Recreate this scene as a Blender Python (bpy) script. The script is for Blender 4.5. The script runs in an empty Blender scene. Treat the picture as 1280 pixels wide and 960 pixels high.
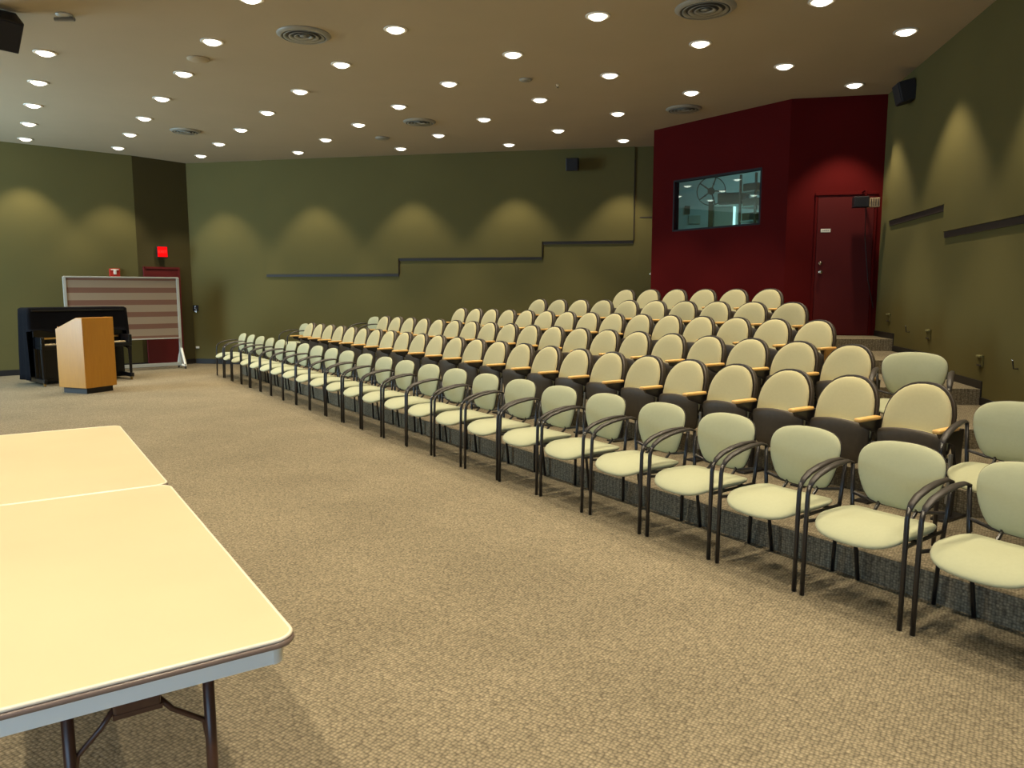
import bpy, bmesh, math, random
from mathutils import Vector, Matrix
random.seed(4)
SC = bpy.context.scene
COL = SC.collection
PI = math.pi
R = math.radians

# ------------------------------------------------------------------ camera, world, exposure, daylight
cam_d = bpy.data.cameras.new('camera'); cam = bpy.data.objects.new('camera', cam_d); COL.objects.link(cam)
cam.location = (0, 0, 1.6); cam.rotation_euler = (R(90 - 6.93), 0, 0)
cam_d.sensor_width = 36; cam_d.lens = 945 / 1280 * 36; cam_d.clip_start = .05
SC.camera = cam
w = bpy.data.worlds.new('world'); SC.world = w; w.use_nodes = True
bg = w.node_tree.nodes['Background']; bg.inputs[0].default_value = (.55, .75, 1, 1); bg.inputs[1].default_value = .6
SC.view_settings.view_transform = 'Standard'; SC.view_settings.look = 'None'
SC.view_settings.exposure = 0.0; SC.view_settings.gamma = 1; SC.view_settings.use_curve_mapping = False
SPOT_W = 150.0
SPOT_COL = (1.0, .85, .60)
DISC = 4.5
def area(name, loc, direction, sx, sy, power, col):
    d = bpy.data.lights.new(name, 'AREA'); d.shape = 'RECTANGLE'; d.size = sx; d.size_y = sy; d.energy = power; d.color = col
    o = bpy.data.objects.new(name, d); COL.objects.link(o); o.location = loc
    o.rotation_euler = Vector(direction).to_track_quat('-Z', 'Z').to_euler()
    return o
area('daylight_rear_window', (-1.5, -3.38, 1.9), (0, 1, -.05), 4.6, 1.9, 140, (.42, .68, 1.0))
area('daylight_left_window', (-12.15, 9.2, 2.5), (.80, .58, .10), 3.9, 2.6, 700, (.60, .82, 1.0))

# ------------------------------------------------------------------ helpers
def tag(o, label=None, cat=None, group=None, kind=None):
    if label: o['label'] = label
    if cat: o['category'] = cat
    if group: o['group'] = group
    if kind: o['kind'] = kind
    return o
def link(name, bm, mat, parent=None, smooth=False):
    me = bpy.data.meshes.new(name); bmesh.ops.recalc_face_normals(bm, faces=bm.faces); bm.to_mesh(me); bm.free()
    if smooth:
        for p in me.polygons: p.use_smooth = True
    for m in (mat if isinstance(mat, (list, tuple)) else [mat]): me.materials.append(m)
    o = bpy.data.objects.new(name, me); COL.objects.link(o)
    if parent: o.parent = parent
    return o
def smooth_angle(o, deg=40):
    me = o.data
    for p in me.polygons: p.use_smooth = True
    bm = bmesh.new(); bm.from_mesh(me)
    for e in bm.edges:
        if len(e.link_faces) == 2 and e.calc_face_angle(0) > R(deg): e.smooth = False
    bm.to_mesh(me); bm.free(); return o
def empty(name, loc, rz=0, parent=None):
    o = bpy.data.objects.new(name, None); COL.objects.link(o); o.location = loc; o.rotation_euler = (0, 0, rz)
    o.empty_display_size = .1
    if parent: o.parent = parent
    return o
def copy_tree(o, parent=None):
    c = o.copy(); COL.objects.link(c)
    if parent: c.parent = parent
    for ch in list(o.children): copy_tree(ch, c)
    return c
def box(bm, c, s, mat=None, bevel=0, mi=0):
    """box centre c size s, optional matrix"""
    t = bmesh.new(); bmesh.ops.create_cube(t, size=1)
    for v in t.verts: v.co = Vector((v.co.x * s[0], v.co.y * s[1], v.co.z * s[2]))
    if bevel: bmesh.ops.bevel(t, geom=list(t.edges), offset=bevel, segments=2, affect='EDGES', profile=.5)
    for v in t.verts:
        v.co += Vector(c)
        if mat is not None: v.co = mat @ v.co
    mp = {v: bm.verts.new(v.co) for v in t.verts}
    for f in t.faces:
        try: g = bm.faces.new([mp[v] for v in f.verts]); g.material_index = mi
        except ValueError: pass
    t.free(); return bm
def B(): return bmesh.new()
def tube(bm, pts, r, n=8, cap=True, flat=1.0, up=Vector((0, 0, 1))):
    """swept tube along pts; r number or list; flat scales the section along 'up'"""
    pts = [Vector(p) for p in pts]; N = len(pts); rs = r if isinstance(r, (list, tuple)) else [r] * N
    rings = []; prev = None
    for i, p in enumerate(pts):
        d = (pts[min(i + 1, N - 1)] - pts[max(i - 1, 0)]).normalized()
        a = prev if prev is not None else (Vector((1, 0, 0)) if abs(d.x) < .9 else Vector((0, 1, 0)))
        a = (a - d * a.dot(d)).normalized(); b = d.cross(a); prev = a
        ring = []
        for k in range(n):
            t = 2 * PI * k / n; off = a * math.cos(t) * rs[i] + b * math.sin(t) * rs[i] * flat
            ring.append(bm.verts.new(p + off))
        rings.append(ring)
    for i in range(N - 1):
        for k in range(n): bm.faces.new([rings[i][k], rings[i][(k + 1) % n], rings[i + 1][(k + 1) % n], rings[i + 1][k]])
    if cap: bm.faces.new(rings[0][::-1]); bm.faces.new(rings[-1])
    return bm
def lathe(bm, prof, n=24, m=None):
    """prof: list of (radius, z)"""
    rings = []
    for (r, z) in prof:
        if r < 1e-5: rings.append([bm.verts.new((0, 0, z))]); continue
        rings.append([bm.verts.new((r * math.cos(2 * PI * k / n), r * math.sin(2 * PI * k / n), z)) for k in range(n)])
    for a, b in zip(rings, rings[1:]):
        for k in range(n):
            k2 = (k + 1) % n
            if len(a) == 1 and len(b) == 1: continue
            if len(a) == 1: bm.faces.new([a[0], b[k], b[k2]])
            elif len(b) == 1: bm.faces.new([a[k], a[k2], b[0]])
            else: bm.faces.new([a[k], a[k2], b[k2], b[k]])
    if m is not None:
        for ring in rings:
            for v in ring: v.co = m @ v.co
    return bm
def prism(bm, poly, z0, z1, m=None):
    """extrude 2D polygon (x,y) between z0,z1"""
    a = [bm.verts.new((x, y, z0)) for x, y in poly]; b = [bm.verts.new((x, y, z1)) for x, y in poly]
    n = len(poly); fs = [bm.faces.new(a[::-1]), bm.faces.new(b)]
    for i in range(n): fs.append(bm.faces.new([a[i], a[(i + 1) % n], b[(i + 1) % n], b[i]]))
    if m is not None:
        for v in a + b: v.co = m @ v.co
    return bm
def spline(P, per=4):
    """closed Catmull-Rom through 2D points"""
    out = []; n = len(P)
    for i in range(n):
        p0, p1, p2, p3 = [Vector(P[(i + k - 1) % n]) for k in range(4)]
        for j in range(per):
            t = j / per
            out.append(.5 * ((2 * p1) + (-p0 + p2) * t + (2 * p0 - 5 * p1 + 4 * p2 - p3) * t * t + (-p0 + 3 * p1 - 3 * p2 + p3) * t ** 3))
    return [(p.x, p.y) for p in out]
def pad(bm, outline, tf, tb, fn, p=7, rings=(1, .985, .955, .9, .8, .6, .35)):
    """cushion: outline (u,v), thickness front tf / back tb, fn(u,v,d) -> 3D"""
    cu = sum(u for u, v in outline) / len(outline); cv = sum(v for u, v in outline) / len(outline)
    def layer(s, d): return [bm.verts.new(fn(cu + (u - cu) * s, cv + (v - cv) * s, d)) for u, v in outline]
    def prof(s): return (max(0, 1 - s ** p)) ** .5
    mid = layer(1, 0); n = len(outline)
    for sgn, T in ((-1, tf), (1, tb)):
        prev = mid
        for s in rings[1:]:
            cur = layer(s, sgn * T * prof(s))
            for k in range(n): bm.faces.new([prev[k], prev[(k + 1) % n], cur[(k + 1) % n], cur[k]])
            prev = cur
        c = bm.verts.new(fn(cu, cv, sgn * T))
        for k in range(n): bm.faces.new([prev[k], prev[(k + 1) % n], c])
    return bm

# ------------------------------------------------------------------ materials
def mat(name, col, rough=.6, metal=0, spec=.5, noise=None, bump=None, col2=None, sheen=0):
    m = bpy.data.materials.new(name); m.use_nodes = True; nt = m.node_tree; bs = nt.nodes['Principled BSDF']
    bs.inputs['Base Color'].default_value = (*col, 1); bs.inputs['Roughness'].default_value = rough
    bs.inputs['Metallic'].default_value = metal; bs.inputs['Specular IOR Level'].default_value = spec
    if sheen: bs.inputs['Sheen Weight'].default_value = sheen
    tc = nt.nodes.new('ShaderNodeTexCoord')
    if noise:
        n = nt.nodes.new('ShaderNodeTexNoise'); n.inputs['Scale'].default_value = noise[0]; n.inputs['Detail'].default_value = 4
        nt.links.new(tc.outputs['Object'], n.inputs['Vector'])
        mx = nt.nodes.new('ShaderNodeMix'); mx.data_type = 'RGBA'
        c2 = col2 or tuple(c * noise[1] for c in col)
        mx.inputs[6].default_value = (*col, 1); mx.inputs[7].default_value = (*c2, 1)
        rp = nt.nodes.new('ShaderNodeMapRange'); rp.inputs[1].default_value = .35; rp.inputs[2].default_value = .65
        nt.links.new(n.outputs['Fac'], rp.inputs[0]); nt.links.new(rp.outputs[0], mx.inputs[0]); nt.links.new(mx.outputs[2], bs.inputs['Base Color'])
    if bump:
        n2 = nt.nodes.new('ShaderNodeTexNoise'); n2.inputs['Scale'].default_value = bump[0]; n2.inputs['Detail'].default_value = 3
        nt.links.new(tc.outputs['Object'], n2.inputs['Vector'])
        b = nt.nodes.new('ShaderNodeBump'); b.inputs['Strength'].default_value = bump[1]; b.inputs['Distance'].default_value = bump[2]
        nt.links.new(n2.outputs['Fac'], b.inputs['Height']); nt.links.new(b.outputs[0], bs.inputs['Normal'])
    return m
def emit(name, col, s):
    m = bpy.data.materials.new(name); m.use_nodes = True; nt = m.node_tree; nt.nodes.clear()
    e = nt.nodes.new('ShaderNodeEmission'); o = nt.nodes.new('ShaderNodeOutputMaterial'); e.inputs[0].default_value = (*col, 1); e.inputs[1].default_value = s
    nt.links.new(e.outputs[0], o.inputs[0]); return m
def carpet_mat():
    m = bpy.data.materials.new('loop_carpet'); m.use_nodes = True; nt = m.node_tree; bs = nt.nodes['Principled BSDF']
    bs.inputs['Roughness'].default_value = .95; bs.inputs['Specular IOR Level'].default_value = .1
    tc = nt.nodes.new('ShaderNodeTexCoord'); mp = nt.nodes.new('ShaderNodeMapping'); mp.inputs['Rotation'].default_value = (0, 0, R(34))
    nt.links.new(tc.outputs['Object'], mp.inputs[0])
    vo = nt.nodes.new('ShaderNodeTexVoronoi'); vo.inputs['Scale'].default_value = 68; vo.inputs['Randomness'].default_value = .45
    nt.links.new(mp.outputs[0], vo.inputs['Vector'])
    rp = nt.nodes.new('ShaderNodeValToRGB'); cr = rp.color_ramp
    cr.elements[0].position = .0; cr.elements[0].color = (.38, .32, .215, 1); cr.elements[1].position = .75; cr.elements[1].color = (.125, .105, .072, 1)
    nt.links.new(vo.outputs['Distance'], rp.inputs[0])
    # per-loop tone
    mx = nt.nodes.new('ShaderNodeMix'); mx.data_type = 'RGBA'; mx.blend_type = 'MULTIPLY'; mx.inputs[0].default_value = .5
    nt.links.new(rp.outputs[0], mx.inputs[6])
    bw = nt.nodes.new('ShaderNodeRGBToBW'); nt.links.new(vo.outputs['Color'], bw.inputs[0])
    mr = nt.nodes.new('ShaderNodeMapRange'); mr.inputs[3].default_value = .55; mr.inputs[4].default_value = 1.3
    nt.links.new(bw.outputs[0], mr.inputs[0]); nt.links.new(mr.outputs[0], mx.inputs[7])
    n = nt.nodes.new('ShaderNodeTexNoise'); n.inputs['Scale'].default_value = 1.3; n.inputs['Detail'].default_value = 3
    nt.links.new(tc.outputs['Object'], n.inputs['Vector'])
    mr2 = nt.nodes.new('ShaderNodeMapRange'); mr2.inputs[1].default_value = .3; mr2.inputs[2].default_value = .7; mr2.inputs[3].default_value = .88; mr2.inputs[4].default_value = 1.06
    nt.links.new(n.outputs['Fac'], mr2.inputs[0])
    mx2 = nt.nodes.new('ShaderNodeMix'); mx2.data_type = 'RGBA'; mx2.blend_type = 'MULTIPLY'; mx2.inputs[0].default_value = 1
    nt.links.new(mx.outputs[2], mx2.inputs[6]); nt.links.new(mr2.outputs[0], mx2.inputs[7]); nt.links.new(mx2.outputs[2], bs.inputs['Base Color'])
    b = nt.nodes.new('ShaderNodeBump'); b.invert = True; b.inputs['Strength'].default_value = .7; b.inputs['Distance'].default_value = .006
    nt.links.new(vo.outputs['Distance'], b.inputs['Height']); nt.links.new(b.outputs[0], bs.inputs['Normal'])
    return m
def stripe_mat():
    m = bpy.data.materials.new('striped_fabric'); m.use_nodes = True; nt = m.node_tree; bs = nt.nodes['Principled BSDF']; bs.inputs['Roughness'].default_value = .9
    tc = nt.nodes.new('ShaderNodeTexCoord'); sp = nt.nodes.new('ShaderNodeSeparateXYZ'); nt.links.new(tc.outputs['Object'], sp.inputs[0])
    a = nt.nodes.new('ShaderNodeMath'); a.operation = 'ADD'; a.inputs[1].default_value = -.60 + .2465 * 4; nt.links.new(sp.outputs['Z'], a.inputs[0])
    d = nt.nodes.new('ShaderNodeMath'); d.operation = 'DIVIDE'; d.inputs[1].default_value = .2465; nt.links.new(a.outputs[0], d.inputs[0])
    f = nt.nodes.new('ShaderNodeMath'); f.operation = 'FRACT'; nt.links.new(d.outputs[0], f.inputs[0])
    g = nt.nodes.new('ShaderNodeMath'); g.operation = 'GREATER_THAN'; g.inputs[1].default_value = .42; nt.links.new(f.outputs[0], g.inputs[0])
    mx = nt.nodes.new('ShaderNodeMix'); mx.data_type = 'RGBA'; mx.inputs[6].default_value = (.16, .075, .045, 1); mx.inputs[7].default_value = (.27, .20, .13, 1)
    nt.links.new(g.outputs[0], mx.inputs[0]); nt.links.new(mx.outputs[2], bs.inputs['Base Color'])
    return m
def wood_mat(name, c1, c2, scale=6, rough=.4):
    m = bpy.data.materials.new(name); m.use_nodes = True; nt = m.node_tree; bs = nt.nodes['Principled BSDF']; bs.inputs['Roughness'].default_value = rough
    tc = nt.nodes.new('ShaderNodeTexCoord'); mp = nt.nodes.new('ShaderNodeMapping'); mp.inputs['Scale'].default_value = (scale * 3, scale * 3, scale * .35)
    n = nt.nodes.new('ShaderNodeTexNoise'); n.inputs['Scale'].default_value = 2.5; n.inputs['Detail'].default_value = 6; n.inputs['Distortion'].default_value = .6
    nt.links.new(tc.outputs['Object'], mp.inputs[0]); nt.links.new(mp.outputs[0], n.inputs['Vector'])
    mx = nt.nodes.new('ShaderNodeMix'); mx.data_type = 'RGBA'; mx.inputs[6].default_value = (*c1, 1); mx.inputs[7].default_value = (*c2, 1)
    nt.links.new(n.outputs['Fac'], mx.inputs[0]); nt.links.new(mx.outputs[2], bs.inputs['Base Color']); return m
def glass_mat():
    m = bpy.data.materials.new('window_glass'); m.use_nodes = True; nt = m.node_tree; nt.nodes.clear()
    o = nt.nodes.new('ShaderNodeOutputMaterial'); t = nt.nodes.new('ShaderNodeBsdfTransparent'); g = nt.nodes.new('ShaderNodeBsdfGlossy'); g.inputs['Roughness'].default_value = 0.0
    t.inputs[0].default_value = (.75, .95, .92, 1)
    lf = nt.nodes.new('ShaderNodeLayerWeight'); lf.inputs[0].default_value = .5
    lp = nt.nodes.new('ShaderNodeMath'); lp.operation = 'POWER'; lp.inputs[1].default_value = 3; nt.links.new(lf.outputs['Facing'], lp.inputs[0])
    lw = nt.nodes.new('ShaderNodeMath'); lw.operation = 'MULTIPLY_ADD'; lw.inputs[1].default_value = .7; lw.inputs[2].default_value = .10; nt.links.new(lp.outputs[0], lw.inputs[0])
    mx = nt.nodes.new('ShaderNodeMixShader'); nt.links.new(lw.outputs[0], mx.inputs[0]); nt.links.new(t.outputs[0], mx.inputs[1]); nt.links.new(g.outputs[0], mx.inputs[2]); nt.links.new(mx.outputs[0], o.inputs[0])
    return m
M = {}
M['green'] = mat('olive_wall_paint', (.132, .114, .042), .85, spec=.1, noise=(.8, .93), bump=(90, .15, .002))
M['red'] = mat('dark_red_wall_paint', (.090, .005, .005), .85, spec=.08, noise=(1.1, .92), bump=(90, .15, .002))
M['ceil'] = mat('ceiling_paint', (.47, .395, .275), .9, spec=.1, noise=(1.5, .97))
M['carpet'] = carpet_mat()
M['reveal'] = mat('dark_reveal', (.035, .025, .018), .6)
M['base'] = mat('black_rubber_base', (.012, .010, .010), .5)
M['sage'] = mat('sage_upholstery', (.41, .42, .275), .9, spec=.15, noise=(60, .97), bump=(260, .25, .0015), sheen=.1)
M['cream'] = mat('cream_upholstery', (.51, .46, .265), .9, spec=.15, noise=(60, .97), bump=(260, .25, .0015), sheen=.1)
M['frame'] = mat('black_tube_metal', (.012, .010, .010), .32, spec=.6)
M['armp'] = mat('dark_arm_plastic', (.030, .024, .020), .45)
M['shell'] = mat('brown_plastic_shell', (.050, .036, .024), .5, noise=(30, .85))
M['shell2'] = mat('seat_pan_plastic', (.060, .047, .032), .55, noise=(30, .85))
M['grey'] = mat('grey_metal', (.25, .25, .24), .35, metal=.6)
M['arm'] = wood_mat('maple_armrest', (.80, .50, .17), (.70, .40, .12), 5)
M['panel'] = wood_mat('oak_end_panel', (.50, .27, .07), (.40, .20, .05), 5)
M['oak'] = wood_mat('oak_veneer', (.50, .225, .022), (.40, .165, .014), 4, .38)
M['plinth'] = mat('black_plinth', (.015, .012, .010), .6)
M['ttop'] = mat('cream_laminate', (.68, .52, .335), .36, spec=.4, noise=(3, .97), bump=(7, .02, .004))
M['tedge'] = mat('brown_edge_banding', (.17, .12, .10), .28, spec=.7)
M['tlip'] = mat('pale_laminate_lip', (.75, .68, .55), .3)
M['apron'] = mat('painted_steel_apron', (.78, .80, .76), .45)
M['tleg'] = mat('brown_leg_enamel', (.075, .030, .018), .35, noise=(25, .8))
M['piano'] = mat('black_piano_lacquer', (.004, .004, .005), .3, spec=.4)
M['cloth'] = mat('black_cover_cloth', (.004, .004, .006), .9, spec=.1, bump=(12, .3, .01))
M['keys'] = mat('ivory_keys', (.75, .62, .40), .3)
M['brass'] = mat('brass', (.7, .45, .15), .3, metal=1)
M['alu'] = mat('aluminium', (.50, .50, .45), .4, metal=.35)
M['white'] = mat('white_paint', (.78, .75, .66), .5)
M['trim'] = mat('downlight_trim', (.80, .76, .66), .45)
M['vent'] = mat('vent_metal', (.34, .33, .28), .45, metal=.2)
M['ventd'] = mat('vent_shadow_gap', (.10, .095, .085), .8)
M['black'] = mat('black_speaker_plastic', (.010, .009, .012), .5)
M['grille'] = mat('speaker_grille', (.014, .013, .016), .8, bump=(300, .4, .002))
M['chrome'] = mat('chrome', (.75, .75, .72), .18, metal=1)
M['recess'] = mat('shaded_olive_wall_paint', (.075, .064, .026), .85, spec=.2)  # recess shade put into the colour, darker than the neighbouring olive walls
M['doorred'] = mat('maroon_door_paint', (.14, .010, .013), .55)
M['reddoor'] = mat('red_door_paint', (.088, .005, .005), .6, spec=.25)
M['alarm'] = mat('alarm_red', (.55, .035, .02), .4)
M['booth'] = mat('booth_wall_paint', (.42, .50, .48), .8, noise=(1, .95))
M['boothdark'] = mat('dark_equipment', (.02, .02, .023), .6, spec=.2)
M['paper'] = mat('notice_paper', (.30, .33, .28), .8)
M['beige'] = mat('beige_plastic', (.45, .33, .20), .5)
M['disc'] = emit('lamp_glow', (1, .93, .78), DISC)
M['exit'] = emit('exit_glow', (1, .004, .004), 1.6)
M['exitl'] = emit('exit_letter_glow', (1, .02, .015), 3.2)
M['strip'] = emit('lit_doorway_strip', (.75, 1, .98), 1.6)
M['glass'] = glass_mat(); M['platelight'] = mat('plate_olive', (.19, .18, .07), .6)

# ------------------------------------------------------------------ ground plan
CEIL = 4.4
A_ = Vector((-7.86, 16.07)); K_ = Vector((-7.15, 17.02)); G_ = Vector((2.75, 15.07))
bd = (G_ - K_).normalized()                                     # direction of the back wall
D_ = Vector((2.477, 13.612)); C_ = Vector((4.084, 11.459)); RC = Vector((5.361, 11.184))
rw = Vector((4.716 - 5.361, 7.682 - 11.184)).normalized()       # right wall, towards the camera
R_end = RC + rw * 15.0
L1 = A_ + Vector((-.756, -.655)) * 6.4
L2 = Vector((L1.x + .6, -3.5)); R2 = Vector((R_end.x, -3.5))
R_end = RC + rw * ((RC.y + 3.5) / -rw.y)
R2 = R_end.copy()
D2 = K_ + bd * 10.22
RB = K_ + bd * 15.0
def line_x(p, d, q, e):
    """intersection of p+t d with q+s e"""
    den = d.x * e.y - d.y * e.x; t = ((q.x - p.x) * e.y - (q.y - p.y) * e.x) / den
    return p + d * t
def wall_matrix(a, b, inward=1):
    """local x along a->b, local y = normal into the room (left of a->b when inward=1), z up, origin a"""
    d = (b - a).normalized(); n = Vector((-d.y, d.x)) * inward
    return Matrix(((d.x, n.x, 0, a.x), (d.y, n.y, 0, a.y), (0, 0, 1, 0), (0, 0, 0, 1)))
def wall(name, a, b, m, z0=0, z1=CEIL, inward=1, t=.14, holes=()):
    bm = B(); L = (b - a).length; W = wall_matrix(a, b, inward)
    def seg(x0, x1, za, zb): box(bm, ((x0 + x1) / 2, -t / 2, (za + zb) / 2), (x1 - x0, t, zb - za), W)
    x = 0
    for (h0, h1, za, zb) in holes:
        seg(x, h0, z0, z1); seg(h0, h1, z0, za); seg(h0, h1, zb, z1); x = h1
    seg(x, L, z0, z1)
    return tag(link(name, bm, m), kind='structure')
# going clockwise seen from above the room is on the right-hand side: inward=-1
PIL = [L2, L1, A_, K_, RB]
floor_poly = [(L2.x, L2.y), (L1.x, L1.y), (A_.x, A_.y), (K_.x, K_.y), (RB.x, RB.y), (7.8, 10.6), (RC.x + .05, RC.y - .3), (R2.x, R2.y)]
bm = B(); prism(bm, floor_poly, -.1, 0); tag(link('floor', bm, M['carpet']), kind='structure')
bm = B(); prism(bm, floor_poly, CEIL, CEIL + .12); tag(link('ceiling', bm, M['ceil']), kind='structure')
LW = (L1 - L2).length
wall('wall_window_side', L2, L1, M['green'], inward=-1, holes=((10.2, 14.6, .9, 3.9),))
wall('wall_left', L1, A_, M['green'], inward=-1)
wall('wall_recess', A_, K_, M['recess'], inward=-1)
wall('wall_back', K_, RB, M['green'], inward=-1)
wall('wall_red', D_, C_, M['red'], inward=-1, t=.12, holes=((.50, 2.20, 2.655, 3.465),))
wall('wall_red_side', D_ + Vector((.02, .06)), D2, M['red'], inward=1, t=.06)
wall('wall_door', C_, RC, M['red'], inward=-1, t=.12)
wall('wall_right', RC, R2, M['green'], inward=-1)
wall('wall_rear', R2, L2, M['green'], inward=-1, holes=(((R2 - L2).length - 12.35 + .0, (R2 - L2).length - 7.35, .9, 2.9),) if False else ((1.9, 6.7, .9, 2.9),))
wall('wall_booth_side', Vector((7.9, 14.1)), Vector((7.7, 10.7)), M['booth'], inward=-1)
wall('wall_booth_front', RC + Vector((.0, .15)), Vector((7.75, 10.75)), M['booth'], inward=1, t=.1)

# window openings off to the side and behind: frames and glass
def window(name, a, b, x0, x1, z0, z1, inward, bars):
    W = wall_matrix(a, b, inward); r = empty(name, (0, 0, 0)); tag(r, kind='structure')
    bm = B()
    for (cx, cz, sx, sz) in (((x0 + x1) / 2, z0 + .03, x1 - x0, .06), ((x0 + x1) / 2, z1 - .03, x1 - x0, .06), (x0 + .03, (z0 + z1) / 2, .06, z1 - z0), (x1 - .03, (z0 + z1) / 2, .06, z1 - z0)):
        box(bm, (cx, -.09, cz), (sx, .07, sz), W)
    for k in range(1, bars): box(bm, (x0 + (x1 - x0) * k / bars, -.09, (z0 + z1) / 2), (.05, .07, z1 - z0), W)
    link('window_frame', bm, M['white'], r)
    bm = B(); box(bm, ((x0 + x1) / 2, -.11, (z0 + z1) / 2), (x1 - x0, .008, z1 - z0), W); link('pane', bm, M['glass'], r)
window('window_2', L2, L1, 10.2, 14.6, .9, 3.9, -1, 4)
window('window_3', R2, L2, 1.9, 6.7, .9, 2.9, -1, 4)

# ------------------------------------------------------------------ raised tiers
mv = Vector((.8275, .5615)); ev = Vector((-.5615, .8275))
def NT(n, t): return mv * n + ev * t
RISE = .16
NK = [3.92, 5.12, 5.96, 6.80, 7.64, 8.50]
CP = [None, Vector((2.95, 4.72)), Vector((3.68, 6.13)), Vector((4.5, 7.5)), Vector((4.4, 8.88)), Vector((4.9, 10.35))]
LB = [15.35, 13.95, 12.25, 10.85, 9.65, 9.0]
cd = Vector((math.cos(R(-9.5)), math.sin(R(-9.5))))
ud = Vector((-bd.y, bd.x))
wr = []
back_pt = RB
for k in range(6):
    n = NK[k]
    if k == 0:
        r_end = line_x(NT(n, 0), ev, RC, rw); pts = [r_end]
    else:
        bend = line_x(NT(n, 0), ev, CP[k], cd); r_end = line_x(CP[k], cd, RC, rw); pts = [r_end, bend]
    wr.append(r_end)
    lb = NT(n, LB[k]); w_end = line_x(lb, ud, K_, bd); pts += [lb, w_end]
    far = [D2, Vector((D_.x + .03, D_.y)), C_, RC]
    poly = [(p.x, p.y) for p in pts] + [(D2.x, D2.y)] + [(D_.x + .04, D_.y + .03), (C_.x + .02, C_.y + .03), (RC.x, RC.y + .02)]
    bm = B(); prism(bm, poly, .001 if k == 0 else RISE * k - .02, RISE * (k + 1))
    if k: prism(bm, poly, 0.002, RISE * k - .02)
    tag(link('floor_tier' if k == 0 else 'floor_tier.%03d' % k, bm, M['carpet']), kind='structure')

# baseboards
def strip(name, a, b, z0, z1, m, inward=-1, t=.012, off=0.0):
    bm = B(); W = wall_matrix(a, b, inward); L = (b - a).length
    box(bm, (L / 2, off + t / 2, (z0 + z1) / 2), (L, t, z1 - z0), W, bevel=.002)
    return tag(link(name, bm, m), kind='structure')
strip('baseboard_left', L1, A_, 0, .11, M['base'])
strip('baseboard_recess', A_, K_, 0, .11, M['base'])
strip('baseboard_back', K_ + bd * .02, K_ + bd * 2.6, 0, .11, M['base'])
rpts = [RC] + [wr[5], wr[4], wr[3], wr[2], wr[1], wr[0], R2]
for i in range(7):
    z = RISE * (6 - i)
    bm = B(); W = wall_matrix(rpts[i], rpts[i + 1], -1); L = (rpts[i + 1] - rpts[i]).length
    box(bm, (L / 2, .006, z + .04), (L, .012, .08), W)
    if i < 6: box(bm, (L - .0, .006, z - .04), (.02, .012, .24), W)
    tag(link('baseboard_right' if i == 0 else 'baseboard_right.%03d' % i, bm, M['base']), kind='structure')

# proud stepped wall panels with dark reveals under them and painted shadow strips at their sides
Kp = K_
def along(p, a, d): return (Vector(p) - a).dot(d)
TH = .04
xs = [along(p, K_, bd) for p in ((-5.34, 16.69), (-2.375, 16.1), (.61, 15.5), (2.39, 15.14))]
Wb = wall_matrix(K_, RB, -1)
def panel(name, poly, W, th, m):
    """poly in wall (x,z)"""
    MM = W @ Matrix(((1, 0, 0, 0), (0, 0, 1, 0), (0, 1, 0, 0), (0, 0, 0, 1)))
    bm = B(); prism(bm, poly, .0005, th, MM); return tag(link(name, bm, m), kind='structure')
panel('wall_back_panel', [(xs[0], 1.985), (xs[1], 1.985), (xs[1], 2.305), (xs[2], 2.305), (xs[2], 2.61), (xs[3], 2.61), (xs[3], CEIL), (xs[0], CEIL)], Wb, TH, M['green'])
tr = 0
def reveal(W, x0, x1, z0, z1, m=None):
    global tr
    tr += 1
    bm = B(); box(bm, ((x0 + x1) / 2, .011, (z0 + z1) / 2), (x1 - x0, .022, z1 - z0), W); tag(link('trim_%d' % tr, bm, m or M['reveal']), kind='structure')
for (a, b, z) in ((xs[0], xs[1], 1.985), (xs[1], xs[2], 2.305), (xs[2], xs[3], 2.61)): reveal(Wb, a, b, z - .055, z)
for (x, a, b) in ((xs[1], 1.985, 2.305), (xs[2], 2.305, 2.61), (xs[3], 2.61, 4.16)): reveal(Wb, x, x + .018, a, b)  # upright dark strips stand in for the shadow beside each panel edge
Wr = wall_matrix(RC, R2, -1)
ys = [along(p, RC, rw) for p in ((5.28, 10.72), (4.90, 8.68), (4.52, 6.55), (4.15, 4.5), (3.8, 2.6))]
panel('wall_right_panel', [(ys[0], CEIL), (ys[0], 2.582), (ys[1], 2.582), (ys[1], 2.277), (ys[2], 2.277), (ys[2], 1.97), (ys[3], 1.97), (ys[3], .0), ((R2 - RC).length, .0), ((R2 - RC).length, CEIL)], Wr, TH, M['green'])
for (a, b, z) in ((ys[0], ys[1], 2.582), (ys[1], ys[2], 2.277), (ys[2], ys[3], 1.97)): reveal(Wr, a, b, z - .07, z)

# ------------------------------------------------------------------ doors
def at_wall(p, a, d): return (Vector(p) - a).dot(d)
# maroon exit door in the recess
Wd = wall_matrix(A_, K_, -1); ad = (K_ - A_).normalized()
x0 = at_wall((-7.77, 16.18), A_, ad); x1 = x0 + .72
r = tag(empty('door_1', (0, 0, 0)), kind='structure')
bm = B(); box(bm, ((x0 + x1) / 2, .012, 1.05), (x1 - x0, .024, 2.08), Wd, bevel=.003); link('door_leaf', bm, M['doorred'], r)
bm = B()
for cx in (x0 - .02, x1 + .02): box(bm, (cx, .02, 1.06), (.045, .04, 2.13), Wd)
box(bm, ((x0 + x1) / 2, .02, 2.115), (x1 - x0 + .08, .04, .045), Wd); link('door_frame', bm, M['doorred'], r)
bm = B(); box(bm, ((x0 + x1) / 2, .05, 1.0), (x1 - x0 - .1, .03, .05), Wd, bevel=.008); link('push_bar', bm, M['grey'], r)
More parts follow.
